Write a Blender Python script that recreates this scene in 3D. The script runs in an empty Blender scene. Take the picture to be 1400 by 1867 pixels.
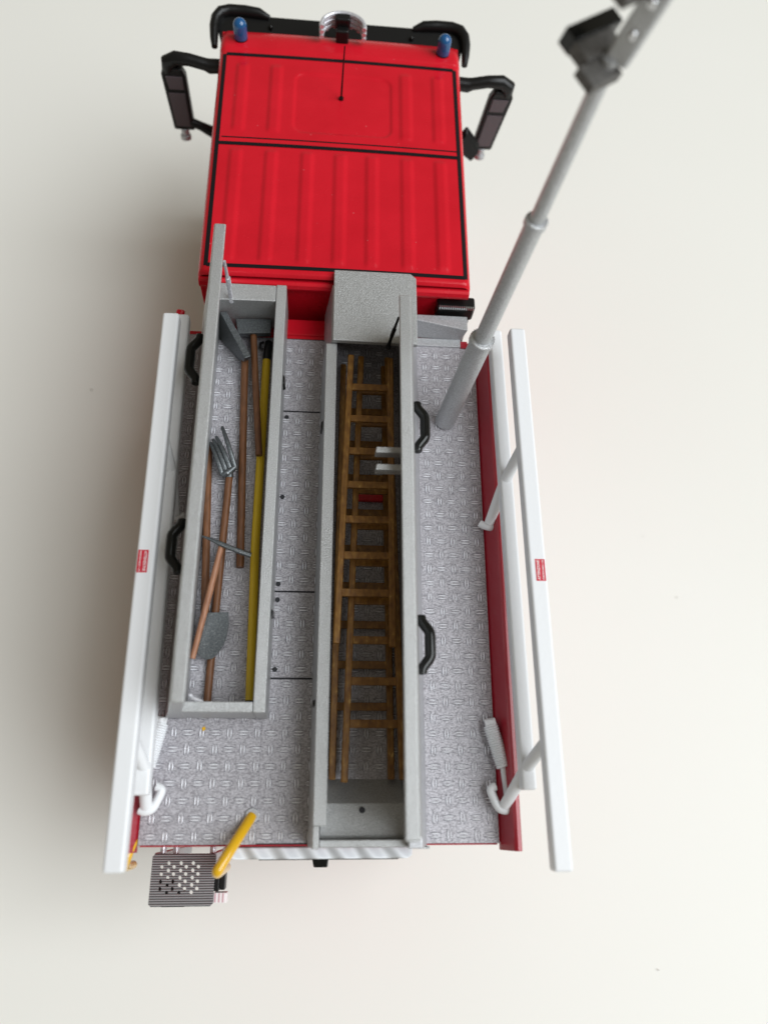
import bpy, bmesh, math, random
from mathutils import Vector, Matrix
R = math.radians
random.seed(7)
scene = bpy.context.scene
scene.unit_settings.system = 'METRIC'
scene.unit_settings.scale_length = 0.01          # 1 unit = 1 cm: a scale model on a table
col = scene.collection

# ------------------------------------------------------------------ camera
Z0 = 5.6                                         # height of the truck's roof deck above the table
cd = bpy.data.cameras.new('camera')
cam = bpy.data.objects.new('camera', cd); col.objects.link(cam)
cam.location = (-0.155, 0.633, 13.49 + Z0)
cam.rotation_euler = (R(20.687), R(-4.904), R(-0.134))
cd.sensor_fit = 'AUTO'; cd.sensor_width = 36.0; cd.lens = 36.0 * 1403 / 1867
cd.clip_start = 0.1; cd.clip_end = 1000
cd.dof.use_dof = True; cd.dof.focus_distance = 14.3; cd.dof.aperture_fstop = 0.135
scene.camera = cam

# ------------------------------------------------------------------ world and lamps
w = bpy.data.worlds.new('World'); scene.world = w; w.use_nodes = True
bg = w.node_tree.nodes['Background']
bg.inputs['Color'].default_value = (1.0, 0.90, 0.72, 1); bg.inputs['Strength'].default_value = 0.22

def area(name, loc, target, sx, sy, power, color):
    ld = bpy.data.lights.new(name, 'AREA'); ld.shape = 'RECTANGLE'
    ld.size = sx; ld.size_y = sy; ld.energy = power; ld.color = color
    o = bpy.data.objects.new(name, ld); col.objects.link(o)
    o.location = loc
    o.rotation_euler = (Vector(target) - Vector(loc)).to_track_quat('-Z', 'Y').to_euler()
    return o
area('window_light', (112, -26, 154), (0, 7, 4), 165, 155, 480000, (0.915, 0.965, 1.0))

scene.view_settings.view_transform = 'Standard'
scene.view_settings.look = 'None'
scene.view_settings.exposure = 0.0
scene.view_settings.gamma = 1.0
scene.view_settings.use_curve_mapping = False

# ------------------------------------------------------------------ materials
def mat(name, color, rough=0.5, metal=0.0, coat=0.0, spec=0.5):
    m = bpy.data.materials.new(name); m.use_nodes = True
    b = m.node_tree.nodes['Principled BSDF']
    b.inputs['Base Color'].default_value = (*color, 1)
    b.inputs['Roughness'].default_value = rough
    b.inputs['Metallic'].default_value = metal
    b.inputs['Coat Weight'].default_value = coat
    b.inputs['Coat Roughness'].default_value = 0.08
    b.inputs['Specular IOR Level'].default_value = spec
    return m
def nodes(m): return m.node_tree.nodes, m.node_tree.links, m.node_tree.nodes['Principled BSDF']
def world_pos(N):
    g = N.new('ShaderNodeNewGeometry'); return g.outputs['Position']
def noise(m, scale, detail=3, stretch=None):
    N, L, b = nodes(m)
    t = N.new('ShaderNodeTexNoise'); t.inputs['Scale'].default_value = scale; t.inputs['Detail'].default_value = detail
    p = world_pos(N)
    if stretch:
        mp = N.new('ShaderNodeMapping'); mp.inputs['Scale'].default_value = stretch
        L.new(p, mp.inputs['Vector']); p = mp.outputs['Vector']
    L.new(p, t.inputs['Vector'])
    return t.outputs['Fac']
def colramp(m, fac, stops):
    N, L, b = nodes(m)
    r = N.new('ShaderNodeValToRGB'); e = r.color_ramp.elements
    e[0].position, e[0].color = stops[0][0], (*stops[0][1], 1)
    e[1].position, e[1].color = stops[-1][0], (*stops[-1][1], 1)
    for p, c in stops[1:-1]:
        x = e.new(p); x.color = (*c, 1)
    L.new(fac, r.inputs['Fac']); return r.outputs['Color']
def add_bump(m, fac, strength, dist=0.02):
    N, L, b = nodes(m)
    bp = N.new('ShaderNodeBump'); bp.inputs['Strength'].default_value = strength; bp.inputs['Distance'].default_value = dist
    L.new(fac, bp.inputs['Height']); L.new(bp.outputs['Normal'], b.inputs['Normal'])
def set_col(m, out): nodes(m)[1].new(out, nodes(m)[2].inputs['Base Color'])
def set_rough(m, fac, lo, hi):
    N, L, b = nodes(m)
    mr = N.new('ShaderNodeMapRange'); mr.inputs['To Min'].default_value = lo; mr.inputs['To Max'].default_value = hi
    L.new(fac, mr.inputs['Value']); L.new(mr.outputs['Result'], b.inputs['Roughness'])

M = {}
# white table
m = M['table'] = mat('white_table', (0.80, 0.775, 0.72), 0.45, spec=0.3)
add_bump(m, noise(m, 6, 4), 0.03, 0.02)
set_col(m, colramp(m, noise(m, 0.12, 3), [(0.3, (0.82, 0.807, 0.757)), (0.7, (0.832, 0.82, 0.772))]))
# red enamel
m = M['red'] = mat('red_enamel', (0.60, 0.010, 0.020), 0.3, coat=0.04, spec=0.25)
set_col(m, colramp(m, noise(m, 1.3, 4), [(0.3, (0.56, 0.008, 0.019)), (0.7, (0.62, 0.010, 0.023))]))
set_rough(m, noise(m, 2.5, 5), 0.16, 0.34)
add_bump(m, noise(m, 5, 4), 0.05, 0.02)
def dust(m, amount=(0.79, 0.83), scale=14, c=(0.62, 0.12, 0.13)):
    N, L, b = nodes(m)
    src = b.inputs['Base Color'].links[0].from_socket
    r = colramp(m, noise(m, scale, 1), [(amount[0], (0, 0, 0)), (amount[1], (1, 1, 1))])
    mx = N.new('ShaderNodeMix'); mx.data_type = 'RGBA'; mx.inputs['B'].default_value = (*c, 1)
    mx.inputs[7].default_value = (*c, 1)
    L.new(r, mx.inputs[0]); L.new(src, mx.inputs[6]); L.new(mx.outputs[2], b.inputs['Base Color'])
dust(M['red'])
M['red_dark'] = mat('red_paint_bed', (0.36, 0.006, 0.020), 0.3, coat=0.3)
# grainy silver paint
def silver(name, c, grain, bump, metal=0.55, rough=0.42):
    m = mat(name, c, rough, metal)
    f = noise(m, grain, 2)
    d = tuple(x * 0.80 for x in c); h = tuple(min(1, x * 1.25) for x in c)
    set_col(m, colramp(m, f, [(0.32, d), (0.5, c), (0.68, h)]))
    add_bump(m, f, bump, 0.03)
    return m
M['silver'] = silver('silver_grainy_paint', (0.46, 0.465, 0.465), 60, 0.45)
M['silver_smooth'] = silver('silver_paint', (0.47, 0.475, 0.49), 60, 0.15)
M['mast'] = silver('mast_silver', (0.52, 0.53, 0.54), 55, 0.5, 0.65, 0.36)
M['chrome'] = silver('dull_chrome', (0.66, 0.66, 0.70), 20, 0.2, 0.5, 0.3)
# white satin plastic
m = M['white'] = mat('white_satin_paint', (0.80, 0.81, 0.83), 0.42)
add_bump(m, noise(m, 16, 3), 0.12, 0.02)
m = M['white_panel'] = mat('white_door_paint', (0.72, 0.74, 0.77), 0.4)
N_, L_, B_ = nodes(m)
wv = N_.new('ShaderNodeTexWave'); wv.inputs['Scale'].default_value = 0.9; wv.inputs['Distortion'].default_value = 1.5; wv.inputs['Detail'].default_value = 2
mp = N_.new('ShaderNodeMapping'); mp.inputs['Rotation'].default_value = (0, 0, R(-40)); L_.new(world_pos(N_), mp.inputs['Vector']); L_.new(mp.outputs['Vector'], wv.inputs['Vector'])
add_bump(m, wv.outputs['Fac'], 0.9, 0.1)
# printed tread plate
m = M['deck'] = mat('tread_plate_sheet', (0.42, 0.40, 0.42), 0.4, 0.2)
f = noise(m, 30, 4, (1, 1.6, 1))
set_col(m, colramp(m, f, [(0.34, (0.26, 0.248, 0.268)), (0.5, (0.41, 0.395, 0.425)), (0.66, (0.56, 0.545, 0.58))]))
add_bump(m, f, 0.3, 0.02)
m = M['tread'] = mat('tread_bar_highlight', (0.86, 0.86, 0.90), 0.3, 0.1)
M['tread_line'] = mat('tread_bar_outline', (0.06, 0.06, 0.08), 0.5)
M['seam'] = mat('dark_seam', (0.015, 0.015, 0.02), 0.6)
# black plastic
m = M['black'] = mat('black_plastic', (0.007, 0.007, 0.007), 0.33, spec=0.3)
add_bump(m, noise(m, 8, 3), 0.15, 0.02)
M['black_gloss'] = mat('black_gloss_paint', (0.005, 0.0055, 0.005), 0.14, spec=0.35)
m = M['stripe'] = mat('black_stripe_tape', (0.008, 0.007, 0.009), 0.4, spec=0.25)
# wood
def wood(name, c1, c2, rough=0.5):
    m = mat(name, c1, rough)
    f = noise(m, 5, 5, (5, 0.8, 5))
    set_col(m, colramp(m, f, [(0.3, c1), (0.7, c2)])); add_bump(m, f, 0.25, 0.02)
    return m
M['wood'] = wood('brown_wood', (0.115, 0.045, 0.016), (0.20, 0.08, 0.03))
M['wood_light'] = wood('pale_worn_wood', (0.24, 0.10, 0.05), (0.38, 0.18, 0.10))
m = M['ladder'] = mat('ladder_wood', (0.2, 0.09, 0.02), 0.36)
f = noise(m, 7, 6, (2, 1, 2))
set_col(m, colramp(m, f, [(0.3, (0.175, 0.072, 0.013)), (0.55, (0.28, 0.128, 0.024)), (0.66, (0.36, 0.18, 0.038)), (0.74, (0.62, 0.40, 0.13))]))
add_bump(m, f, 0.4, 0.02)
# steel, others
m = M['steel'] = mat('dark_steel', (0.14, 0.155, 0.165), 0.38, 0.7)
f = noise(m, 34, 4)
set_col(m, colramp(m, f, [(0.3, (0.09, 0.10, 0.105)), (0.6, (0.16, 0.172, 0.178)), (0.75, (0.27, 0.28, 0.285))])); add_bump(m, f, 0.2, 0.02)
m = M['step'] = mat('ribbed_step_metal', (0.30, 0.30, 0.31), 0.45, 0.35)
N_, L_, B_ = nodes(m)
wv = N_.new('ShaderNodeTexWave'); wv.bands_direction = 'Y'; wv.inputs['Scale'].default_value = 8.2; wv.inputs['Distortion'].default_value = 0.25
L_.new(world_pos(N_), wv.inputs['Vector'])
set_col(m, colramp(m, wv.outputs['Fac'], [(0.10, (0.07, 0.07, 0.072)), (0.35, (0.30, 0.30, 0.31)), (0.9, (0.40, 0.40, 0.41))]))
add_bump(m, wv.outputs['Fac'], 0.6, 0.03)
m = M['yellow'] = mat('yellow_gloss_paint', (0.72, 0.40, 0.010), 0.2, coat=0.4)
M['yellow_matt'] = mat('yellow_pole_paint', (0.78, 0.52, 0.014), 0.4)
m = M['blue'] = mat('blue_translucent_plastic', (0.006, 0.085, 0.24), 0.2, coat=0.4)
M['glass'] = mat('dark_window_glass', (0.012, 0.014, 0.016), 0.05)
m = M['mirror_glass'] = mat('mirror_glass', (0.10, 0.078, 0.088), 0.3, 0.3)
M['rubber'] = mat('tyre_rubber', (0.02, 0.02, 0.02), 0.7)
M['sticker'] = mat('red_sticker', (0.58, 0.006, 0.03), 0.35)
M['print'] = mat('white_print', (0.85, 0.82, 0.82), 0.5)
M['pink_tag'] = mat('pink_print', (0.62, 0.40, 0.43), 0.5)
M['crumb'] = mat('grey_dirt', (0.35, 0.31, 0.27), 0.8)
M['clear_tip'] = mat('worn_bare_metal', (0.65, 0.65, 0.66), 0.25, 0.9)

# ------------------------------------------------------------------ mesh helpers (deck coordinates, lifted by Z0)
class MB:
    def __init__(self): self.v = []; self.f = []
    def add(self, vs, fs):
        o = len(self.v); self.v += [Vector(p) for p in vs]; self.f += [tuple(i + o for i in q) for q in fs]; return self
    def box(self, x0, x1, y0, y1, z0, z1):
        vs = [(x, y, z) for z in (z0, z1) for y in (y0, y1) for x in (x0, x1)]
        return self.add(vs, [(0, 2, 3, 1), (4, 5, 7, 6), (0, 1, 5, 4), (2, 6, 7, 3), (0, 4, 6, 2), (1, 3, 7, 5)])
    def prism(self, poly, a0, a1, axis='y'):
        """extrude a closed polygon: axis y -> poly is (x,z); axis z -> (x,y); axis x -> (y,z). a0/a1 may be functions-free numbers"""
        def P(p, a):
            return {'y': (p[0], a, p[1]), 'z': (p[0], p[1], a), 'x': (a, p[0], p[1])}[axis]
        n = len(poly); vs = [P(p, a0) for p in poly] + [P(p, a1) for p in poly]
        fs = [tuple(range(n)), tuple(range(2 * n - 1, n - 1, -1))]
        fs += [(i, i + n, (i + 1) % n + n, (i + 1) % n) for i in range(n)]
        return self.add(vs, fs)
    def tube(self, path, rad, seg=12, cap=True, flat=1.0, up=None):
        path = [Vector(p) for p in path]; n = len(path)
        if not isinstance(rad, (list, tuple)): rad = [rad] * n
        u = Vector(up) if up else None; rings = []; prev = None
        for i, p in enumerate(path):
            t = (path[min(i + 1, n - 1)] - path[max(i - 1, 0)]).normalized()
            if prev is None:
                ref = u if u else (Vector((0, 0, 1)) if abs(t.z) < .9 else Vector((1, 0, 0)))
            else: ref = prev
            a = (ref - t * ref.dot(t)).normalized(); b = t.cross(a); prev = a
            rings.append([p + (a * math.cos(2 * math.pi * k / seg) * flat + b * math.sin(2 * math.pi * k / seg)) * rad[i] for k in range(seg)])
        vs = [q for r in rings for q in r]; fs = []
        for i in range(n - 1):
            for k in range(seg):
                fs.append((i * seg + k, i * seg + (k + 1) % seg, (i + 1) * seg + (k + 1) % seg, (i + 1) * seg + k))
        if cap: fs += [tuple(range(seg - 1, -1, -1)), tuple((n - 1) * seg + k for k in range(seg))]
        return self.add(vs, fs)
    def beam(self, a, b, wx, wz, up=(0, 0, 1)):
        a = Vector(a); b = Vector(b); t = (b - a).normalized(); u = Vector(up)
        s = t.cross(u).normalized(); u = s.cross(t).normalized()
        vs = [p + s * sx * wx / 2 + u * sz * wz / 2 for p in (a, b) for sx, sz in ((-1, -1), (1, -1), (1, 1), (-1, 1))]
        return self.add(vs, [(0, 3, 2, 1), (4, 5, 6, 7), (0, 1, 5, 4), (1, 2, 6, 5), (2, 3, 7, 6), (3, 0, 4, 7)])
    def hexa(self, bot, top):
        return self.add(list(bot) + list(top), [(3, 2, 1, 0), (4, 5, 6, 7), (0, 1, 5, 4), (1, 2, 6, 5), (2, 3, 7, 6), (3, 0, 4, 7)])
    def dome(self, c, r, h, seg=16, rings=6):
        c = Vector(c); prof = [(r, 0), (r, h - r)] + [(r * math.cos(a), h - r + r * math.sin(a)) for a in [math.pi / 2 * k / rings for k in range(1, rings)]] + [(r * .08, h)]
        return self.tube([c + Vector((0, 0, z)) for _, z in prof], [q for q, _ in prof], seg)
    def build(self, name, material, parent=None, bevel=0.0, angle=32, kind=None, segs=3):
        return finish(name, self.v, self.f, material, parent, bevel, angle, kind, segs)

def smooth(pts, k=2):
    P_ = [Vector(p) for p in pts]
    for _ in range(k):
        Q_ = [P_[0]]
        for a, c in zip(P_[:-1], P_[1:]): Q_ += [a.lerp(c, .25), a.lerp(c, .75)]
        P_ = Q_ + [P_[-1]]
    return P_
def wloc(o):
    p = Vector(o.location)
    while o.parent: o = o.parent; p = p + Vector(o.location)
    return p
def finish(name, v, f, material, parent=None, bevel=0.0, angle=32, kind=None, segs=3, normals=True):
    lo = Vector([min(p[i] for p in v) for i in range(3)]); hi = Vector([max(p[i] for p in v) for i in range(3)])
    org = Vector(((lo.x + hi.x) / 2, (lo.y + hi.y) / 2, lo.z))
    me = bpy.data.meshes.new(name); me.from_pydata([tuple(Vector(p) - org) for p in v], [], f); me.update()
    if normals:
        bm = bmesh.new(); bm.from_mesh(me); bmesh.ops.recalc_face_normals(bm, faces=bm.faces); bm.to_mesh(me); bm.free()
    me.materials.append(M[material])
    me.polygons.foreach_set('use_smooth', [True] * len(me.polygons))
    me.set_sharp_from_angle(angle=R(angle))
    o = bpy.data.objects.new(name, me); col.objects.link(o)
    wl = org + Vector((0, 0, Z0))
    if parent: o.parent = parent; o.location = wl - wloc(parent)
    else: o.location = wl
    if bevel:
        b = o.modifiers.new('bevel', 'BEVEL'); b.width = bevel; b.segments = segs; b.limit_method = 'ANGLE'; b.angle_limit = R(30); b.harden_normals = True
    if kind: o['kind'] = kind
    return o
def share(src, name, delta, parent):
    o = src.copy(); o.name = name; col.objects.link(o); o.parent = parent
    o.location = Vector(src.location) + Vector(delta) if src.parent == parent else Vector(delta)
    return o
def thing(name, label, cat, loc, group=None):
    o = bpy.data.objects.new(name, None); col.objects.link(o); o.empty_display_size = .3
    o.location = Vector(loc) + Vector((0, 0, Z0)); o['label'] = label; o['category'] = cat
    if group: o['group'] = group
    return o

# ------------------------------------------------------------------ setting
t = finish('table_top', [(-140, -120, -Z0 - .0), (140, -120, -Z0), (140, 160, -Z0), (-140, 160, -Z0)], [(0, 1, 2, 3)], 'table')
t['kind'] = 'structure'

# ------------------------------------------------------------------ the truck
truck = thing('toy_fire_truck', 'red and silver die-cast toy fire truck seen from above on white table', 'toy truck', (0, 7, -Z0))

# body and chassis underneath (carry the deck)
b = MB(); b.prism([(-2.4, 9.55), (2.55, 9.55), (2.55, 9.93), (-2.4, 9.93)], -3.6, -.012, 'z')
b.box(-3.02, 3.02, 0.02, 9.55, -3.9, -.012)
body = b.build('body', 'red', truck, .03)
b = MB(); b.box(-.9, .9, .6, 16.6, -4.6, -3.9); b.build('chassis', 'black', truck, .02)
for side in (-1, 1):
    pl = []
    for k in range(3):
        q = MB(); q.box(side * 3.025, side * 3.06, 1.3 + 2.75 * k, 3.85 + 2.75 * k, -3.3, -.75); q.build('roller_shutter', 'silver_smooth', body, .015)
    # raised red edge of the bed
    s = side
    lp = MB(); lp.prism([(s * 2.9, -.05), (s * 2.915, .02), (s * 3.05, .38), (s * 3.10, .41), (s * 3.17, .39), (s * 3.19, .32), (s * 3.16, -.6), (s * 3.03, -.6)], -.1, 9.5)
    lp.build('side_lip', 'red_dark', body, .012)
for x in (-2.35, 2.35):
    for y in (2.6, 14.2):
        h = MB(); h.tube([(x - .42, y, -4.25), (x + .42, y, -4.25)], 1.35, 36)
        wl = h.build('wheel', 'rubber', truck, .12)
        h = MB(); h.tube([(x - .45, y, -4.25), (x + .45, y, -4.25)], .75, 28); h.build('rim', 'silver_smooth', wl, .05)

# deck sheets: large ones left, right and rear, four between the two chests
b = MB(); b.box(-2.895, 2.895, 0.005, 9.45, -.010, 0.0)
deck = b.build('deck_underlay', 'seam', truck)
def sheet(x0, x1, y0, y1):
    q = MB(); q.box(x0, x1, y0, y1, .001, .012); return q.build('deck_sheet', 'deck', deck)
SX0, SX1 = -1.05, -.13
sheet(-2.89, SX0 - .004, .01, 9.44); sheet(SX1 + .004, 2.89, .01, 9.44)
ys = [0.01, 2.63, 4.165, 7.785, 9.44]
for a, c in zip(ys[:-1], ys[1:]): sheet(SX0, SX1, a + .017, c - .017)
for x, y in ((-.88, 7.65), (-.89, 5.98), (-.89, 4.30), (-.89, 4.01), (-.88, 2.78)):
    q = MB(); q.tube([(x, y, .010), (x, y, .026)], .044, 14); q.build('rivet_hole', 'seam', deck)
# raised lozenge tread, alternating pairs
tread = MB(); line = MB(); mids = MB()
def lens(mb, cx, cy, L, W, z, ang, h):
    n = 4; ca, sa = math.cos(ang), math.sin(ang); up = []; dn = []
    for i in range(1, n):
        t = -1 + 2 * i / n; w_ = W * (1 - abs(t) ** 2.0)
        up.append((t * L, w_)); dn.append((t * L, -w_))
    ring = [(-L, 0)] + up + [(L, 0)] + dn[::-1]
    vs = [(cx + p * ca - q * sa, cy + p * sa + q * ca, z) for p, q in ring] + [(cx - L * .5 * ca, cy - L * .5 * sa, z + h), (cx + L * .5 * ca, cy + L * .5 * sa, z + h)]
    k = len(ring); A, B = k, k + 1; half = k // 2
    fs = []
    for i in range(k):
        j = (i + 1) % k
        mid = (ring[i][0] + ring[j][0]) / 2
        fs.append((i, j, A if mid < 0 else B))
    # ridge bridge
    fs += [(2, B, A), (k - 2, A, B)] if n == 4 else []
    mb.add(vs, fs)
PX, PY = 0.228, 0.266
nx = int(2.85 / PX)
for i in range(-nx, nx + 1):
    for j in range(0, int(9.4 / PY)):
        cx = i * PX + .02; cy = .13 + j * PY
        hor = (i + j) % 2 == 0
        if abs(cx) > (2.78 if hor else 2.85) or (SX0 - .1 < cx < SX1 + .1 and min(abs(cy - y_) for y_ in (2.63, 4.165, 7.785)) < (.07 if hor else .12)): continue
        ang = 0 if hor else math.pi / 2
        for s in (-1, 1):
            d = s * .028 + random.uniform(-.003, .003)
            ox, oy = (0, d) if hor else (d, 0)
            jx = random.uniform(-.006, .006)
            L = (.108 if hor else .098) * random.uniform(.92, 1.06)
            ox += jx if hor else 0; oy += 0 if hor else jx
            lens(line, cx + ox + .003 * (0 if hor else s), cy + oy + .003 * (s if hor else 0), L * 1.10, .0190, .0125, ang, .0006)
            lens(mids, cx + ox, cy + oy, L, .0130, .0135, ang, .004)
            lens(tread, cx + ox, cy + oy, L * .84, .0115, .016, ang, .006)
mids.build('tread_lozenges', 'deck', deck, kind='stuff', angle=20)
line.build('tread_outline', 'tread_line', deck, kind='stuff')
tread.build('tread_bars', 'tread', deck, kind='stuff', angle=20)
# a chip of yellow paint lying on the deck
b = MB(); b.add([(-2.04, 1.80, .02), (-1.99, 1.83, .03), (-1.97, 1.78, .022), (-2.01, 1.745, .03)], [(0, 1, 2, 3)])
o = b.build('paint_chip', 'yellow', None); o['label'] = 'tiny chip of yellow paint on the deck behind the tool chest'; o['category'] = 'chip'

# ------------------------------------------------------------------ left chest with tools
def wall(x0b, x0t, x1t, x1b, y0, y1, z1, name, parent, m='silver', bev=.018):
    q = MB(); q.prism([(x0b, .013), (x0t, z1), (x1t, z1), (x1b, .013)], y0, y1); return q.build(name, m, parent, bev)
b = MB()
b.prism([(-1.14, .013), (-1.14, 1.0), (-.945, 1.0), (-.945, .013)], 1.95, 10.0)
chest = b.build('tool_chest', 'silver', truck, .018)
wall(-2.66, -2.44, -2.22, -2.30, 1.95, 10.0, .985, 'hinge_wall', chest)
b = MB(); b.hexa([(-2.58, 9.66, .013), (-1.145, 9.66, .013), (-1.145, 9.99, .013), (-2.58, 9.99, .013)], [(-2.3, 9.60, .995), (-1.145, 9.62, .995), (-1.145, 9.985, .995), (-2.3, 9.985, .995)])
b.build('front_wall', 'silver', chest, .018)
b = MB(); b.hexa([(-2.62, 1.955, .013), (-1.145, 1.955, .013), (-1.145, 2.10, .013), (-2.55, 2.10, .013)], [(-2.42, 1.955, .995), (-1.145, 1.955, .995), (-1.145, 2.12, .995), (-2.3, 2.12, .995)])
b.build('rear_wall', 'silver', chest, .018)
def lid(parent, hx, tx, y0, y1, th, hz=1.0, tz=2.40):
    # leaning slab: outer face from (hx,hz) to (tx,tz); thickness th toward the chest
    q = MB(); q.prism([(hx, hz), (tx, tz), (tx + th, tz), (hx + th, hz)], y0, y1); return q.build('lid', 'silver', parent, .03)
lid(chest, -2.44, -2.175, 1.93, 10.19, .21)
def lid_handle(parent, xs, y0, y1, z, out):
    n = 40; path = []
    for i in range(n + 1):
        t = i / n; y = y0 + (y1 - y0) * t
        e = min(t, 1 - t) * 2
        s = 0 if e < .10 else min(1, (e - .10) / .55); s = s * s * (3 - 2 * s)
        path.append((xs + out * (.045 + .135 * s), y, z))
    q = MB(); q.tube(path, [(.07 if i in (0, n) else .078 + .012 * math.sin(math.pi * i / n)) for i in range(n + 1)], 14, flat=1.1, up=(0, 0, 1))
    for yy in (y0 + .05 * (1 if y1 > y0 else -1), y1 - .05 * (1 if y1 > y0 else -1)):
        q.tube([(xs - out * .03, yy, z), (xs + out * .06, yy, z)], .06, 10)
    return q.build('handle', 'black_gloss', parent)
lid_handle(chest, -2.335, 7.40, 8.37, 1.62, -1); lid_handle(chest, -2.335, 4.00, 4.90, 1.62, -1)
def latch(parent, x, y, z, out, big=1):
    q = MB(); q.hexa([(x - out * .02, y - .10 * big, z - .12), (x + out * .05, y - .07 * big, z - .12), (x + out * .05, y + .10 * big, z - .12), (x - out * .02, y + .12 * big, z - .12)],
                     [(x - out * .02, y - .10 * big, z + .10), (x + out * .03, y - .05 * big, z + .10), (x + out * .03, y + .06 * big, z + .10), (x - out * .02, y + .12 * big, z + .10)])
    return q.build('latch', 'black_gloss', parent, .012)
latch(chest, -.945, 8.05, .66, 1, 1.2); latch(chest, -.945, 3.60, .66, 1, .7)
q = MB(); q.tube([(-2.02, 9.75, 1.93), (-2.0, 9.70, 1.40), (-1.99, 9.64, .93)], [.028, .034, .04], 10); q.tube([(-2.0, 9.72, 1.50), (-1.995, 9.69, 1.32)], .05, 10)
q.dome((-1.99, 9.64, .90), .055, .09, 10); q.build('lid_strut', 'chrome', chest)
q = MB(); q.tube([(-2.13, 2.22, .98), (-2.08, 2.17, .97), (-1.93, 2.11, .93)], .035, 8); q.build('stay_bracket', 'chrome', chest)

# ------------------------------------------------------------------ right chest with ladders
b = MB(); b.prism([(-.235, .013), (-.155, 1.0), (.05, 1.0), (.05, .013)], .30, 8.74)
b.prism([(-.235, .013), (-.155, .998), (-.055, .998), (-.055, .013)], -.02, .302)
lchest = b.build('ladder_chest', 'silver', truck, .016)
b = MB(); b.prism([(1.30, .013), (1.29, .98), (1.50, .98), (1.70, .013)], -.02, 10.0); b.build('hinge_wall', 'silver_smooth', lchest, .018)
b = MB(); b.prism([(-.05, .013), (1.295, .013), (1.295, .70), (-.05, .70)], -.01, .10); b.build('rear_wall', 'silver', lchest, .018)
b = MB(); b.prism([(1.0, .013), (.62, .36), (.16, .46), (.10, .44), (.10, .014)], -.045, 1.298, 'x'); rp = b.build('rear_ramp', 'silver', lchest, .015)
b = MB(); b.tube([(.62, .52, .37), (.62, .52, .392)], .05, 16); b.build('screw_hole', 'seam', lchest)
# hood at the front end, reaching over the cab roof
b = MB(); b.prism([(-.04, 8.72), (1.56, 8.70), (1.56, 10.20), (1.45, 10.31), (-.04, 10.31)], 1.04, 1.145, 'z')
hood = b.build('front_hood', 'silver', lchest, .02)
b = MB(); b.prism([(-.20, .013), (-.06, 1.04), (.05, 1.04), (.05, .013)], 8.745, 10.03); b.build('hood_side', 'silver_smooth', lchest, .012)
b = MB(); b.box(.05, 1.29, 9.85, 10.03, .013, 1.035); b.build('hood_end', 'silver_smooth', lchest, .012)
lid2 = MB(); lid2.prism([(1.50, 1.0), (1.285, 2.40), (1.075, 2.40), (1.29, 1.0)], .14, 8.88); lid2 = lid2.build('lid', 'silver', lchest, .03)
q = MB(); q.box(1.50, 1.70, -.055, -.022, .015, .34); q.build('end_tab', 'silver', lchest, .01)
lid_handle(lchest, 1.415, 6.26, 7.20, 1.6, 1); lid_handle(lchest, 1.415, 2.48, 3.40, 1.6, 1)
latch(lchest, -.175, 7.11, .70, -1, 1.0); latch(lchest, -.175, 2.13, .70, -1, .6)
for y in (6.09, 5.78):
    q = MB(); q.prism([(.70, y - .055), (1.15, y - .055), (1.15, y + .055), (.72, y + .055)], 1.80, 2.0, 'z'); q.build('lid_hook', 'silver', lchest, .02)
q = MB(); q.tube([(1.12, 8.74, 1.92), (1.06, 8.70, 1.5), (1.01, 8.66, 1.12)], [.022, .03, .034], 8); q.tube([(1.075, 8.705, 1.6), (1.045, 8.69, 1.40)], .04, 8)
q.dome((1.01, 8.66, 1.06), .05, .08, 10); q.build('lid_strut', 'black', lchest)

# bracket in front of the right walkway
b = MB(); b.hexa([(1.68, 9.60, .013), (2.62, 9.58, .013), (2.66, 9.95, .013), (1.68, 9.95, .013)], [(1.66, 9.80, .36), (2.70, 9.60, .36), (2.70, 9.93, .36), (1.66, 9.93, .36)])
b.box(1.69, 2.60, 9.40, 9.585, .013, .045)
b.build('front_bracket', 'silver_smooth', truck, .015)
b = MB(); b.box(2.06, 2.84, 10.0, 10.28, .12, .55); ai = b.build('air_intake', 'black', truck, .05)
b = MB(); b.tube([(2.70, 10.12, .3), (2.72, 10.1, -1.2), (2.72, 10.1, -3.6)], .1, 12); b.build('intake_pipe', 'black', ai)
b = MB()
for k in range(16): b.box(2.10 + k * .045, 2.125 + k * .045, 9.985, 10.03, .50, .562)
b.build('intake_grille', 'clear_tip', ai, kind='stuff')
b = MB(); b.box(2.60, 2.74, 9.38, 9.54, .0, .05); b.build('bed_corner', 'red_dark', truck, .01)
b = MB(); b.tube([(-3.1, 9.65, -.2), (-3.12, 9.78, .05), (-3.10, 9.88, .10), (-3.07, 9.95, .02)], [.05, .085, .085, .05], 12); b.build('marker_lamp', 'red', truck)

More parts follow.
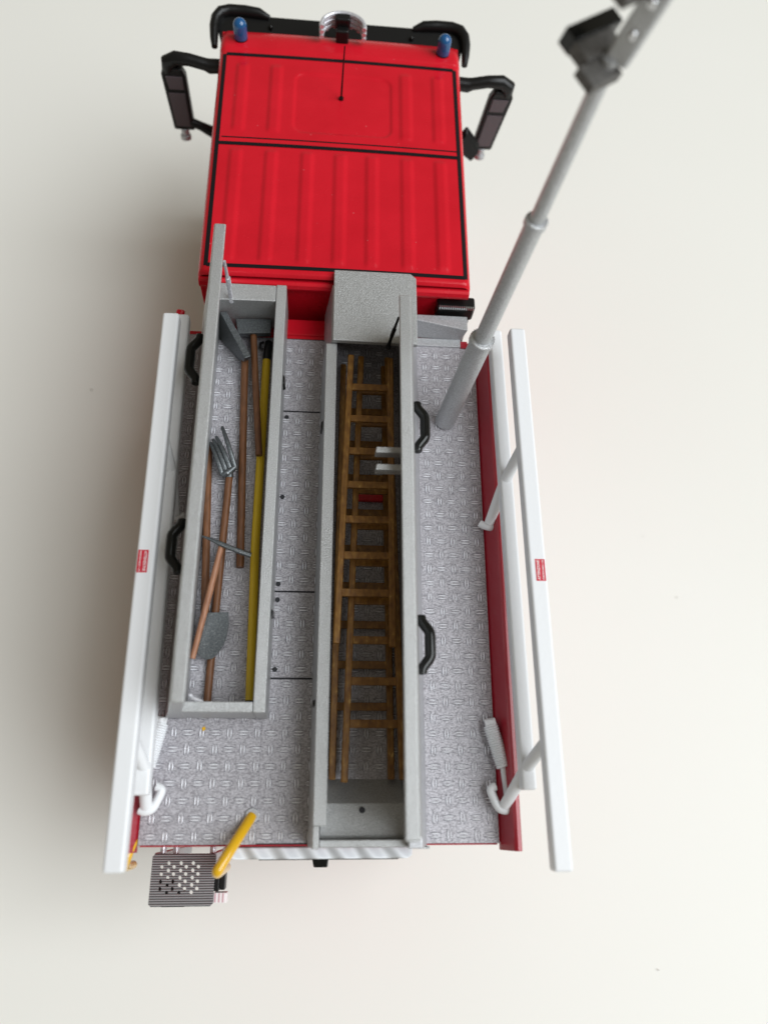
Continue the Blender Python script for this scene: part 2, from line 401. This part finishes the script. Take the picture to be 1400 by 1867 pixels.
# ------------------------------------------------------------------ cab
ribs = [-2.13, -1.40, -.66, .03, .69, 1.42, 2.13]
def sm(a, b_, x):
    t = max(0., min(1., (x - a) / (b_ - a))); return t * t * (3 - 2 * t)
XH = 2.68; YR, YF = 10.20, 16.92
def roof_z(x, y):
    z = 1.0
    # crown
    z += .03 * (1 - (x / XH) ** 2)
    # ribs behind and in front of the cross stripe
    for r_ in ribs:
        d = abs(x - r_)
        prof = 1 - sm(.055, .17, d)
        rear = sm(10.42, 10.62, y) * (1 - sm(13.22, 13.38, y))
        z += .034 * prof * rear
        if abs(r_) > 1.2:
            z += .034 * prof * sm(13.76, 13.92, y) * (1 - sm(15.62, 15.80, y))
    # shallow recessed hatch with rounded corners
    dx = abs(x - .06) - .82; dy = abs(y - 14.72) - .62
    d = math.hypot(max(dx, 0), max(dy, 0)) + min(max(dx, dy), 0)
    z -= .030 * (1 - sm(.18, .26, d))
    # brow step in front of the first stripe
    z += .030 * sm(16.12, 16.2, y) - .20 * sm(16.3, 17.1, y) ** 1.5
    # rounded sides and ends
    for e, rr in ((XH - abs(x), .17), (YF - y, .12), (y - YR, .10)):
        if e < rr:
            q_ = 1 - max(0, e) / rr
            z -= rr * (1 - math.sqrt(max(0, 1 - q_ * q_))) * (1.0 if rr > .13 else .8)
    return z
xs = [-XH + 2 * XH * i / 220 for i in range(221)]
xs += [s * (XH - .17 * (1 - math.cos(a * math.pi / 16))) for s in (-1, 1) for a in range(1, 8)]
xs = sorted(set(round(v, 4) for v in xs))
yy = [YR + (YF - YR) * i / 230 for i in range(231)]
v = [(x, y, roof_z(x, y)) for y in yy for x in xs]; W_ = len(xs)
fc = [(j * W_ + i, j * W_ + i + 1, (j + 1) * W_ + i + 1, (j + 1) * W_ + i) for j in range(len(yy) - 1) for i in range(W_ - 1)]
b = MB(); b.prism([(-2.675, -4.4), (-2.675, .835), (2.675, .835), (2.675, -4.4)], 10.205, 16.9)
cab = b.build('cab', 'red', truck, .02)
finish('roof', v, fc, 'red', cab, angle=60)
# rear gutter ledge of the cab
b = MB(); b.prism([(10.09, .70), (10.07, .78), (10.10, .86), (10.16, .885), (10.21, .87), (10.21, .68)], -2.66, 2.66, 'x'); b.build('rear_gutter', 'red', cab, .012)
def stripe(pts, wd, name='trim_stripe', up=.006):
    mb = MB(); n = 120
    for (x0, y0), (x1, y1) in zip(pts[:-1], pts[1:]):
        d = Vector((x1 - x0, y1 - y0)); L = d.length; d.normalize(); nrm = Vector((-d.y, d.x)) * wd / 2
        k = max(2, int(L / .05)); vs = []
        for i in range(k + 1):
            px, py = x0 + d.x * L * i / k, y0 + d.y * L * i / k
            for s in (1, 0, -1):
                qx, qy = px + nrm.x * s, py + nrm.y * s
                vs.append((qx, qy, roof_z(qx, qy) + up))
        fs = []
        for i in range(k):
            for s in (0, 1): fs.append((i * 3 + s, i * 3 + s + 1, i * 3 + 4 + s, i * 3 + 3 + s))
        mb.add(vs, fs)
    return mb.build(name, 'stripe', cab)
XS = 2.50
stripe([(-XS, 16.00), (XS, 16.00)], .095)
stripe([(-XS - .04, 15.99), (-XS - .02, 10.36)], .085, up=.008)
stripe([(XS + .03, 16.0), (XS + .07, 10.36)], .085, up=.008)
stripe([(-XS, 13.46), (XS + .02, 13.46)], .09, up=.010)
stripe([(-XS + .05, 13.63), (XS, 13.63)], .03, up=.006)
stripe([(-XS, 10.38), (XS + .06, 10.38)], .085, up=.010)
# glazing, doors, front (hardly in view)
for s in (-1, 1):
    for y0, y1 in ((10.9, 13.2), (13.9, 16.1)):
        q = MB(); q.box(s * 2.678, s * 2.70, y0, y1, -1.5, .35); q.build('side_window', 'glass', cab, .01)
    for y in (13.0, 15.9):
        q = MB(); q.box(s * 2.68, s * 2.74, y, y + .35, -2.1, -2.0); q.build('door_handle', 'black', cab, .02)
q = MB(); q.box(-2.45, 2.45, 16.9, 16.93, -1.6, .40); q.build('windscreen', 'glass', cab, .01)
q = MB(); q.box(-2.75, 2.75, 16.6, 17.4, -4.7, -3.5); q.build('bumper', 'white', cab, .1)
for s in (-1, 1):
    q = MB(); q.tube([(s * 2.0, 17.3, -4.0), (s * 2.0, 17.45, -4.0)], .32, 20); q.build('headlight', 'chrome', cab, .03)

# sun visor
b = MB(); b.hexa([(-2.74, 16.86, .50), (2.76, 16.86, .50), (2.90, 17.50, .66), (-2.90, 17.50, .66)], [(-2.74, 16.86, .60), (2.76, 16.86, .60), (2.90, 17.56, .78), (-2.90, 17.56, .78)])
visor = b.build('sun_visor', 'black', truck, .03)
for s in (-1, 1):
    pth = [(s * 2.86, 16.66, .62), (s * 2.88, 16.85, .68), (s * 2.89, 17.15, .74), (s * 2.86, 17.36, .78), (s * 2.76, 17.52, .80), (s * 2.56, 17.60, .80), (s * 2.2, 17.60, .80), (s * 1.9, 17.57, .80), (s * 1.66, 17.50, .77)]
    q = MB(); q.tube(pth, [.07, .09, .11, .12, .13, .13, .13, .12, .06], 14, flat=1.2); q.build('visor_end', 'black', visor)
    q = MB(); q.dome((s * 1.62, 17.25, .70), .05, .1, 10); q.build('visor_bolt', 'black_gloss', visor)
# beacons
for x in (-2.22, 2.28):
    q = MB(); z = roof_z(x, 16.46) - .02
    q.tube([(x, 16.46, z), (x, 16.46, z + .07)], .15, 18); bb = q.build('beacon', 'black', truck, .01)
    q = MB(); q.dome((x, 16.46, z + .06), .15, .42, 18); q.build('beacon_dome', 'blue', bb)
# loudhailer comb and its black mount
b = MB(); b.box(-.13, .15, 16.52, 16.78, .98, 1.34); b.box(-.16, .18, 16.66, 16.86, 1.26, 1.52)
horn = b.build('roof_horn', 'black', truck, .05)
for k, z in enumerate((1.20, 1.32, 1.44)):
    pth = [(.02 + .47 * math.sin(a), 16.55 + .36 * math.cos(a), z + .03 * math.cos(a)) for a in [R(-100 + 200 * i / 24) for i in range(25)]]
    q = MB(); q.tube(pth, .05, 8); q.build('horn_bar', 'chrome', horn)
for a in [R(-95 + 190 * i / 8) for i in range(9)]:
    q = MB(); q.beam((.02 + .465 * math.sin(a), 16.55 + .355 * math.cos(a), 1.14), (.02 + .475 * math.sin(a), 16.55 + .365 * math.cos(a), 1.49), .045, .05, up=(math.sin(a), math.cos(a), 0)); q.build('horn_slat', 'chrome', horn, .008)
# aerial
b = MB(); b.tube([(.02, 14.90, 1.0), (.02, 14.905, 1.05)], .05, 12); b.tube([(.02, 14.905, 1.04), (.03, 14.93, 1.5), (.05, 14.96, 2.22)], [.022, .018, .013], 8); b.build('aerial', 'black', truck)
# wing mirrors
def mirror(s, lean):
    Y = 16.2
    X = lambda x, z: s * (x + lean * (z - .3))
    q = MB()
    q.prism([(X(3.52, -1.30), -1.30), (X(4.02, -1.30), -1.30), (X(4.08, .25), .25), (X(3.97, .40), .40), (X(3.60, .40), .40), (X(3.52, .20), .20)], Y - .06, Y + .16)
    mm = q.build('wing_mirror', 'black', truck, .05)
    for z0, z1, nm in ((-1.16, -.22, 0), (-.12, .22, 1)):
        q = MB(); q.prism([(X(3.60, z0), z0), (X(3.94, z0), z0), (X(3.98, z1), z1), (X(3.60, z1), z1)], Y - .085, Y - .055); q.build('mirror_pane', 'mirror_glass', mm, .012)
    q = MB(); q.tube([(s * 2.66, Y + .02, .50), (s * 2.95, Y + .02, .48), (s * 3.05, Y + .02, .52), (s * 3.40, Y + .03, .60), (X(3.70, .6), Y + .05, .60), (X(3.88, .5), Y + .06, .48), (X(3.93, .2), Y + .06, .25)], [.15, .16, .135, .135, .15, .17, .13], 14); q.build('upper_arm', 'black', mm)
    q = MB(); q.tube([(s * 2.66, Y, -1.45), (s * 3.1, Y, -1.35), (s * 3.35, Y, -1.2), (X(3.68, -1.1), Y + .02, -1.05)], [.17, .14, .11, .10], 12); q.build('lower_arm', 'black', mm)
    q = MB(); q.tube([(X(3.77, -1.3), Y, -1.27), (X(3.77, -1.4), Y - .02, -1.44)], .10, 14); q.tube([(X(3.77, -1.4), Y - .02, -1.44), (X(3.77, -1.4), Y - .06, -1.56)], .13, 14); q.build('mirror_knob', 'silver_smooth', mm, .02)
    return mm
mirror(-1, .0); mr = mirror(1, .09)
q = MB(); q.hexa([(2.85, 15.75, -.95), (3.35, 15.70, -1.30), (3.52, 15.80, -1.05), (3.1, 15.85, -.55)], [(2.85, 15.98, -.85), (3.35, 15.93, -1.2), (3.52, 16.0, -.95), (3.1, 16.05, -.45)]); q.build('kerb_mirror', 'black', mr, .05)
q = MB(); q.tube([(2.66, 15.9, -.55), (2.95, 15.9, -.7), (3.1, 15.9, -.95)], .09, 10); q.build('kerb_mirror_arm', 'black', mr)

# ------------------------------------------------------------------ guard rails
def guard(side):
    s = side
    if s < 0:
        ux0, ux1, uy0, uy1 = -2.865, -2.925, -.27, 8.83
        lx0, lx1, ly0, ly1 = -2.76, -2.885, .74, 9.34
        fx = -2.77
    else:
        ux0, ux1, uy0, uy1 = 3.45, 3.36, -.31, 8.85
        lx0, lx1, ly0, ly1 = 3.235, 3.145, .81, 9.32
        fx = 2.95
    zu, zl = 1.62, .86
    q = MB(); q.beam((ux0, uy0, zu - .13), (ux1, uy1, zu - .13), .29, .27); g = q.build('guard_rail', 'white', truck, .05)
    q = MB(); q.beam((lx0, ly0, zl - .13), (lx1, ly1, zl - .13), .25, .25); q.build('lower_rail', 'white', g, .05)
    for fy in (.57, 5.55):
        at = lambda x0, x1, y0, y1, y: x0 + (x1 - x0) * (y - y0) / (y1 - y0)
        ylow = fy + .56; yup = fy + .98
        foot = Vector((fx, fy - (.0 if fy < 1 else .08), .26)); low = Vector((at(lx0, lx1, ly0, ly1, ylow) - s * .02, ylow, zl - .08)); up = Vector((at(ux0, ux1, uy0, uy1, yup) - s * .03, yup, zu - .15))
        q = MB(); q.tube([foot, foot.lerp(low, .5), low, low.lerp(up, .5), up], [.095, .10, .105, .10, .09], 12, flat=.8); q.build('rail_leg', 'white', g)
        q = MB(); q.tube(smooth([foot + Vector((s * .10, -.04, -.03)), foot + Vector((s * .02, -.07, -.02)), foot + Vector((-s * .10, -.03, -.03)), foot + Vector((-s * .17, .14, -.04)), foot + Vector((-s * .22, .27, -.045)), foot + Vector((-s * .12, .31, -.045))][: 6 if fy < 1 else 3] + ([foot + Vector((-s * .17, .02, -.04))] if fy > 1 else [])), .07, 12)
        q.build('rail_foot', 'white', g)
    # lifting ram lying along the deck edge
    a = Vector((s * 2.80 + (0 if s > 0 else .12), 1.86, .17)); c = Vector((s * 2.985 + (0 if s > 0 else .17), 1.17, .20)); e = Vector((s * 3.02 + (0 if s > 0 else .19), .72, .22))
    q = MB(); n = 72; pth = [a.lerp(c, i / n) for i in range(n + 1)]
    q.tube(pth, [.122 + .012 * math.sin(i / n * 2 * math.pi * 18) if 2 < i < n - 3 else (.085 if i in (0, n) else .122) for i in range(n + 1)], 16)
    rm = q.build('lifting_ram', 'white', g, angle=60)
    q = MB(); q.tube([c, e], .058, 12); q.build('ram_rod', 'white', g)
    q = MB(); q.tube([a + Vector((-s * .09, .02, 0)), a + Vector((s * .09, .05, .02))], [.075, .075], 12); q.tube([a + Vector((0, -.05, 0)), a + Vector((0, .09, .03))], [.09, .07], 12); q.build('ram_joint', 'white', g, .01)
    # warning sticker
    xm = at(ux0, ux1, uy0, uy1, 4.18) - s * .0; sx = xm + s * .035
    zt = zu + .0055
    ang = math.atan2(-(ux1 - ux0), (uy1 - uy0))
    def tr(u, v_): # u along X, v along rail
        return (sx + u * math.cos(ang) - v_ * math.sin(ang), 4.19 + u * math.sin(ang) + v_ * math.cos(ang))
    q = MB(); cs = [tr(-.08, -.185), tr(.08, -.185), tr(.08, .185), tr(-.08, .185)]
    q.add([(x, y, zt) for x, y in cs] + [(x, y, zt + .004) for x, y in cs], [(3, 2, 1, 0), (4, 5, 6, 7), (0, 1, 5, 4), (1, 2, 6, 5), (2, 3, 7, 6), (3, 0, 4, 7)])
    q.build('warning_sticker', 'sticker', g)
    for txt, size, off, wd in (('ATTENZIONE', .062, -.032, .33), ('PORTATA MAX 1 1 M', .035, .043, .33)):
        cu = bpy.data.curves.new('t', 'FONT'); cu.body = txt; cu.size = size; cu.align_x = 'CENTER'; cu.align_y = 'CENTER'; cu.offset = .0012
        tmp = bpy.data.objects.new('t', cu); col.objects.link(tmp)
        me = bpy.data.meshes.new_from_object(tmp.evaluated_get(bpy.context.evaluated_depsgraph_get()))
        bpy.data.objects.remove(tmp)
        vv = [p.co.copy() for p in me.vertices]; ff = [tuple(p.vertices) for p in me.polygons]
        w_ = max(p.x for p in vv) - min(p.x for p in vv); k = wd / w_
        out = []
        for p in vv:
            along, across = p.x * k, p.y
            if s > 0: u, v_ = off - across, along
            else: u, v_ = -off + across, -along
            x, y = tr(u, v_); out.append((x, y, zt + .0065))
        finish('lettering', out, ff, 'print', g, normals=False, kind='stuff')
    return g
guard(-1); guard(1)

# ------------------------------------------------------------------ light mast
base = Vector((2.22, 7.68, .012)); dr = Vector((.108, .130, 1))
at_z = lambda z: base + dr * z
q = MB(); q.tube([at_z(0), at_z(2.45)], .195, 24); mast = q.build('light_mast', 'mast', truck, .02)
def collar(z, r):
    q = MB(); q.tube([at_z(z - .12), at_z(z - .10), at_z(z - .02), at_z(z)], [r, r + .025, r + .028, r + .004], 24); q.build('collar', 'mast', mast, .008)
    q = MB()
    for k in range(28):
        a = 2 * math.pi * k / 28; c = at_z(z - .005); q.dome(c + Vector((math.cos(a) * (r + .012), math.sin(a) * (r + .012), -.01)), .016, .03, 6, 3)
    q.build('knurling', 'clear_tip', mast, kind='stuff')
collar(2.47, .195)
q = MB(); q.tube([at_z(2.40), at_z(4.95)], .145, 22); q.build('mast_section', 'mast', mast)
collar(4.98, .145)
q = MB(); q.tube([at_z(4.9), at_z(7.3)], [.112, .105], 20); q.build('mast_section', 'mast', mast)
# head: bracket and two floodlights
M['steel_lamp'] = silver('lamp_grey_metal', (0.085, 0.08, 0.074), 12, .3, .3, .5)
q = MB(); q.beam(at_z(7.26) + Vector((.07, -.01, 0)), at_z(8.45) + Vector((.30, .03, 0)), .16, .30, up=(.85, -.52, 0)); q.build('lamp_bracket', 'mast', mast, .05)
for z in (7.52, 7.86, 8.2):
    q = MB(); q.dome(at_z(z) + Vector((.07 + .15 * (z - 7.3), -.06, .06)), .05, .09, 12); q.build('bolt', 'clear_tip', mast)
def flood(o):
    e1 = Vector((-.80, -.60, .06)).normalized(); e2 = Vector((-.46, .80, .18)); e2 = (e2 - e1 * e2.dot(e1)).normalized(); e3 = e1.cross(e2)
    if e3.z < 0: e3 = -e3
    Q = lambda a, b_, c: tuple(o + e1 * a + e2 * b_ + e3 * c)
    def blk(a0, a1, b0, b1, c0, c1, nm, mt, bv=.02):
        q = MB(); q.hexa([Q(a0, b0, c0), Q(a1, b0, c0), Q(a1, b1, c0), Q(a0, b1, c0)], [Q(a0, b0, c1), Q(a1, b0, c1), Q(a1, b1, c1), Q(a0, b1, c1)]); return q.build(nm, mt, mast, bv)
    blk(.0, .50, -.16, .14, -.16, -.02, 'cooling_fin', 'steel_lamp')
    blk(-.22, .38, .13, .40, -.16, .02, 'floodlight', 'steel_lamp')
    blk(-.42, .36, .39, .60, -.20, .04, 'lamp_front', 'black_gloss')
flood(at_z(7.24) + Vector((.09, .02, .02)))
flood(at_z(8.02) + Vector((.08, .12, .12)))

# ------------------------------------------------------------------ rear: door panel, step, yellow grab handles
b = MB(); b.prism([(-1.58, -.035), (1.47, -.035), (1.47, -.16), (1.40, -.215), (-1.58, -.215)], -.62, -.06, 'z')
dp = b.build('rear_door_panel', 'white_panel', truck, .03)
b = MB(); b.box(-1.0, 1.25, -.232, -.214, -.60, -.16); b.build('door_seal', 'black', dp)
b = MB(); b.prism([(-.16, -.20), (.13, -.20), (.11, -.375), (-.12, -.375)], -.75, -.55, 'z'); b.build('door_latch', 'black_gloss', dp, .02)
b = MB(); b.box(-2.86, 2.86, -.018, .004, -.05, .004); b.build('deck_edge', 'red_dark', body)
# perforated step
SZ = -1.2; sx0, sx1, sy0, sy1 = -2.865, -1.80, -1.0, -.185
bm = bmesh.new()
def loop(pts):
    vs = [bm.verts.new((x, y, SZ)) for x, y in pts]; return [bm.edges.new((vs[i], vs[(i + 1) % len(vs)])) for i in range(len(vs))]
c_ = .04
ed = loop([(sx0 + c_, sy0), (sx1 - c_, sy0), (sx1, sy0 + c_), (sx1, sy1 - c_), (sx1 - c_, sy1), (sx0 + c_, sy1), (sx0, sy1 - c_), (sx0, sy0 + c_)])
for r_ in range(9):
    n_ = 3 if r_ % 2 == 0 else 4
    for k in range(n_):
        hx = -2.70 + .205 * k + (.115 if n_ == 3 else .0); hy = -.335 - .0565 * r_
        ed += loop([(hx + .032 * math.cos(a), hy + .032 * math.sin(a)) for a in [2 * math.pi * i / 12 for i in range(12)]])
res = bmesh.ops.triangle_fill(bm, edges=ed, use_beauty=True, use_dissolve=False)
fs_ = [g for g in bm.faces]
ex = bmesh.ops.extrude_face_region(bm, geom=fs_)
for g in ex['geom']:
    if isinstance(g, bmesh.types.BMVert): g.co.z -= .07
bm.verts.index_update(); bm.faces.index_update()
vv = [x.co.copy() for x in bm.verts]; ff = [tuple(q.index for q in p.verts) for p in bm.faces]; bm.free()
step = finish('rear_step', vv, ff, 'step', truck)
for x in (-2.72, -2.50, -1.87):
    q = MB(); q.tube([(x, .05, SZ - .15), (x, -.30, SZ - .15)], .055, 12); q.build('step_bracket', 'chrome', step)
for x in (-2.80, -1.83):
    q = MB(); q.beam((x, -.25, SZ - .08), (x + .02, -.30, -4.9), .10, .16, up=(0, 1, 0)); q.build('ladder_stile', 'silver_smooth', step, .015)
for k in range(2):
    q = MB(); q.box(-3.02, -2.58, -.95 - .3 * k, -.66 - .3 * k, -2.3 - 1.2 * k, -2.2 - 1.2 * k); q.build('ladder_rung', 'black', step, .01)
q = MB(); q.box(-1.80, -1.72, -.78, -.40, SZ - .30, SZ - .05); q.build('rear_lamp', 'black', step, .015)
q = MB(); q.box(-1.71, -1.62, -.76, -.50, SZ - .34, SZ - .06); q.build('rear_lamp', 'black', step, .015)
q = MB(); q.box(-1.80, -1.58, -.96, -.80, SZ - .30, SZ - .06); tg = q.build('rear_reflector', 'print', step, .01)
for k in range(3):
    q = MB(); q.box(-1.785 + .065 * k, -1.755 + .065 * k, -.95, -.81, SZ - .062, SZ - .055); q.build('reflector_bar', 'pink_tag', step)
def grab(pts, r, name='grab_handle'):
    # smooth the polyline
    P_ = [Vector(p) for p in pts]
    for _ in range(3):
        Q_ = [P_[0]]
        for a, c in zip(P_[:-1], P_[1:]): Q_ += [a.lerp(c, .25), a.lerp(c, .75)]
        P_ = Q_ + [P_[-1]]
    q = MB(); q.tube(P_, r, 14); return q.build(name, 'yellow', truck)
gh = grab([(-1.13, .44, .0), (-1.36, .04, .28), (-1.55, -.29, .42), (-1.59, -.36, .40), (-1.60, -.38, .2), (-1.60, -.38, .0), (-1.60, -.38, -1.0)], .085)
q = MB(); q.tube([(-1.13, .44, .0), (-1.13, .44, .05)], .115, 14); q.build('handle_socket', 'silver_smooth', gh, .01)
grab([(-2.93, .2, -.2), (-2.98, .0, .05), (-3.03, -.2, .05), (-3.09, -.32, -.1), (-3.12, -.33, -.9)], .07)

# ------------------------------------------------------------------ tools lying in the left chest
def tool(name, label, cat, loc): return thing(name, label, cat, loc, None)
def handle(p, pts, r, m_, name='handle'):
    q = MB(); q.tube(pts, r, 12); return q.build(name, m_, p)
ye = thing('pole', 'long yellow pole with black tip lying along the right side of tool chest', 'pole', (-1.29, 5.5, .013))
handle(ye, [(-1.325, 8.85, .10), (-1.33, 5.0, .10), (-1.265, 2.24, .10)], .08, 'yellow_matt', 'shaft')
handle(ye, [(-1.325, 8.83, .10), (-1.32, 8.95, .10), (-1.30, 9.28, .10)], [.07, .085, .075], 'black', 'tip')
q = MB(); q.tube([(-1.40, 9.08, .12), (-1.46, 9.12, .14), (-1.46, 9.22, .14), (-1.40, 9.26, .12)], .025, 8); q.build('clip', 'black', ye)
q = MB(); q.tube([(-1.265, 2.24, .10), (-1.264, 2.16, .10)], .085, 12); q.build('end_cap', 'black', ye)
ba = thing('fire_beater', 'fire beater with grey plate head tilted on edge and long brown handle', 'fire beater', (-1.75, 7.2, .013))
handle(ba, [(-1.74, 8.80, .20), (-1.66, 6.7, .14), (-1.575, 4.57, .10)], .072, 'wood')
q = MB(); q.hexa([(-2.36, 9.42, .03), (-1.79, 8.78, .03), (-1.70, 8.86, .03), (-2.27, 9.50, .03)], [(-2.23, 9.585, .62), (-1.69, 8.56, .62), (-1.575, 8.62, .62), (-2.10, 9.60, .62)]); q.build('plate', 'steel', ba, .015)
bb = thing('fire_beater', 'fire beater with flat grey head against the chest front and short brown handle', 'fire beater', (-1.6, 8.5, .013))
handle(bb, [(-1.60, 9.36, .28), (-1.47, 8.0, .31), (-1.345, 6.70, .27)], .065, 'wood')
q = MB(); q.hexa([(-1.93, 9.30, .20), (-1.26, 9.34, .20), (-1.26, 9.56, .20), (-1.95, 9.54, .20)], [(-1.89, 9.25, .40), (-1.25, 9.30, .40), (-1.25, 9.62, .40), (-1.95, 9.60, .40)]); q.build('plate', 'steel', bb, .015)
fk = thing('hay_fork', 'dark four-tined fork with orange brown handle running under the shovel blade', 'fork', (-1.92, 4.5, .013))
handle(fk, [(-1.865, 6.32, .24), (-1.945, 3.75, .11), (-1.975, 2.22, .09)], .068, 'wood')
for k, (ex_, ey_, ez_) in enumerate([(-2.27, 6.98, .15), (-2.22, 7.03, .18), (-2.16, 7.07, .22), (-2.06, 7.25, .28)]):
    u = k / 3; s0 = Vector((-1.99 + .22 * u, 6.28 + .15 * u, .26 + .04 * u)); e0 = Vector((ex_, ey_, ez_)); mid = s0.lerp(e0, .5) + Vector((0.0, .02, .12))
    pts = [s0, s0.lerp(mid, .5) + Vector((0, 0, .03)), mid, mid.lerp(e0, .5) + Vector((0, 0, .03)), e0]
    q = MB(); q.tube(pts, [.05, .048, .044, .04, .032], 10); q.build('tine', 'steel', fk)
q = MB(); q.tube([(-2.0, 6.27, .26), (-1.9, 6.31, .29), (-1.77, 6.43, .30)], [.05, .075, .05], 12); q.tube([(-1.86, 6.25, .24), (-1.87, 6.36, .27)], [.075, .07], 12); q.build('fork_head', 'steel', fk)
sh = thing('shovel', 'shovel with rounded grey blade near the rear of the tool chest', 'shovel', (-2.1, 4.6, .013))
handle(sh, [(-2.31, 6.95, .10), (-2.22, 5.3, .11), (-2.12, 3.70, .17)], .07, 'wood')
bl = [(-2.13, 3.70), (-1.71, 3.72), (-1.69, 3.50), (-1.71, 3.32), (-1.75, 3.16), (-1.83, 3.02), (-1.92, 2.92), (-2.0, 2.90), (-2.11, 2.93), (-2.19, 3.02), (-2.17, 3.3)]
cxb, cyb = -1.95, 3.35
q = MB(); n = len(bl); hgt = lambda x, y: .19 + .10 * ((x - cxb) ** 2 + (y - cyb) ** 2)
vs = [(x, y, hgt(x, y) + .03) for x, y in bl] + [(cxb + (x - cxb) * .5, cyb + (y - cyb) * .5, .215) for x, y in bl] + [(cxb, cyb, .212)]
vs += [(x, y, hgt(x, y) - .01) for x, y in bl] + [(cxb, cyb, .175)]
fs = []
for i in range(n):
    j = (i + 1) % n
    fs += [(i, j, n + j, n + i), (n + i, n + j, 2 * n), (i, 2 * n + 1 + i, 2 * n + 1 + j, j), (2 * n + 1 + j, 2 * n + 1 + i, 3 * n + 1)]
q.add(vs, fs); q.build('blade', 'steel', sh, angle=50)
pk = thing('pickaxe', 'pickaxe with thin dark head and pale worn handle lying on the other tools', 'pickaxe', (-2.0, 4.0, .013))
handle(pk, [(-1.885, 4.85, .45), (-2.03, 4.05, .39), (-2.245, 2.90, .30)], [.052, .058, .05], 'wood_light')
q = MB(); q.tube([(-2.235, 5.02, .46), (-2.08, 4.955, .50), (-1.89, 4.865, .52), (-1.70, 4.79, .51), (-1.50, 4.725, .48), (-1.365, 4.69, .45)], [.014, .03, .045, .046, .048, .05], 10, flat=.8); q.build('pick_head', 'steel', pk)

# ------------------------------------------------------------------ wooden ladders in the right chest
def ladder(label, l0, l1, r0, r1, rungs, rw=.115, rh=.11):
    o = thing('wooden_ladder', label, 'ladder', ((l0[0] + r1[0]) / 2, (l0[1] + l1[1]) / 2, min(l0[2], l1[2]) - .08), 'wooden ladders stacked in the chest')
    for a, c in ((l0, l1), (r0, r1)):
        q = MB(); q.beam(a, c, rw, rh); q.build('side_rail', 'ladder', o, .022, segs=2)
    for y in rungs:
        t = (y - l0[1]) / (l1[1] - l0[1]); a = Vector(l0).lerp(Vector(l1), t)
        t = (y - r0[1]) / (r1[1] - r0[1]); c = Vector(r0).lerp(Vector(r1), t)
        q = MB(); q.beam(a + Vector((.05, 0, -.012)), c + Vector((-.05, 0, -.012)), .135, .07); q.build('rung', 'ladder', o, .012, segs=2)
    return o
ladder('shorter wooden ladder lying uppermost of the three in the right chest', (.325, 8.66, .72), (.15, 3.10, .72), (1.075, 8.62, .72), (1.09, 3.06, .72), [7.98 - .666 * k for k in range(7)])
ladder('long wooden ladder in the middle, its bright left foot poking furthest to the rear', (.53, 8.80, .46), (.325, .93, .48), (1.05, 8.80, .46), (1.265, .97, .48), [8.05 - .69 * k for k in range(10)])
ladder('lowest wooden ladder, its left foot beside the chest wall at the rear', (.20, 8.78, .17), (.137, .98, .17), (1.00, 8.78, .17), (1.105, .98, .17), [7.75 - .70 * k for k in range(9)])
q = MB(); q.box(.50, 1.08, 5.92, 6.12, .014, .10)
o = q.build('red_block', 'red', None, .02); o['label'] = 'small red block lying under the ladders in the right chest'; o['category'] = 'block'

# crumbs of dirt on the table
for x, y, r_, lb in ((-6.49, 11.17, .03, 'tiny dark crumb on the shaded table left of the truck'), (9.23, 5.67, .02, 'tiny dark crumb on the table right of the truck, level with the sticker'),
                 (8.52, 7.37, .015, 'smaller crumb on the table right of the truck nearer the mast'), (7.6, -2.88, .018, 'tiny crumb on the table at bottom right of the truck')):
    q = MB(); q.tube([(x - r_, y, -Z0 + .03), (x - r_ * .5, y + r_ * .3, -Z0 + .03), (x + r_ * .5, y, -Z0 + .03), (x + r_, y + r_ * .4, -Z0 + .03)], [.006, r_ * .5, r_ * .45, .006], 8)
    o = q.build('crumb', 'crumb'); o['label'] = lb; o['category'] = 'crumb'; o['group'] = 'crumbs on the table'
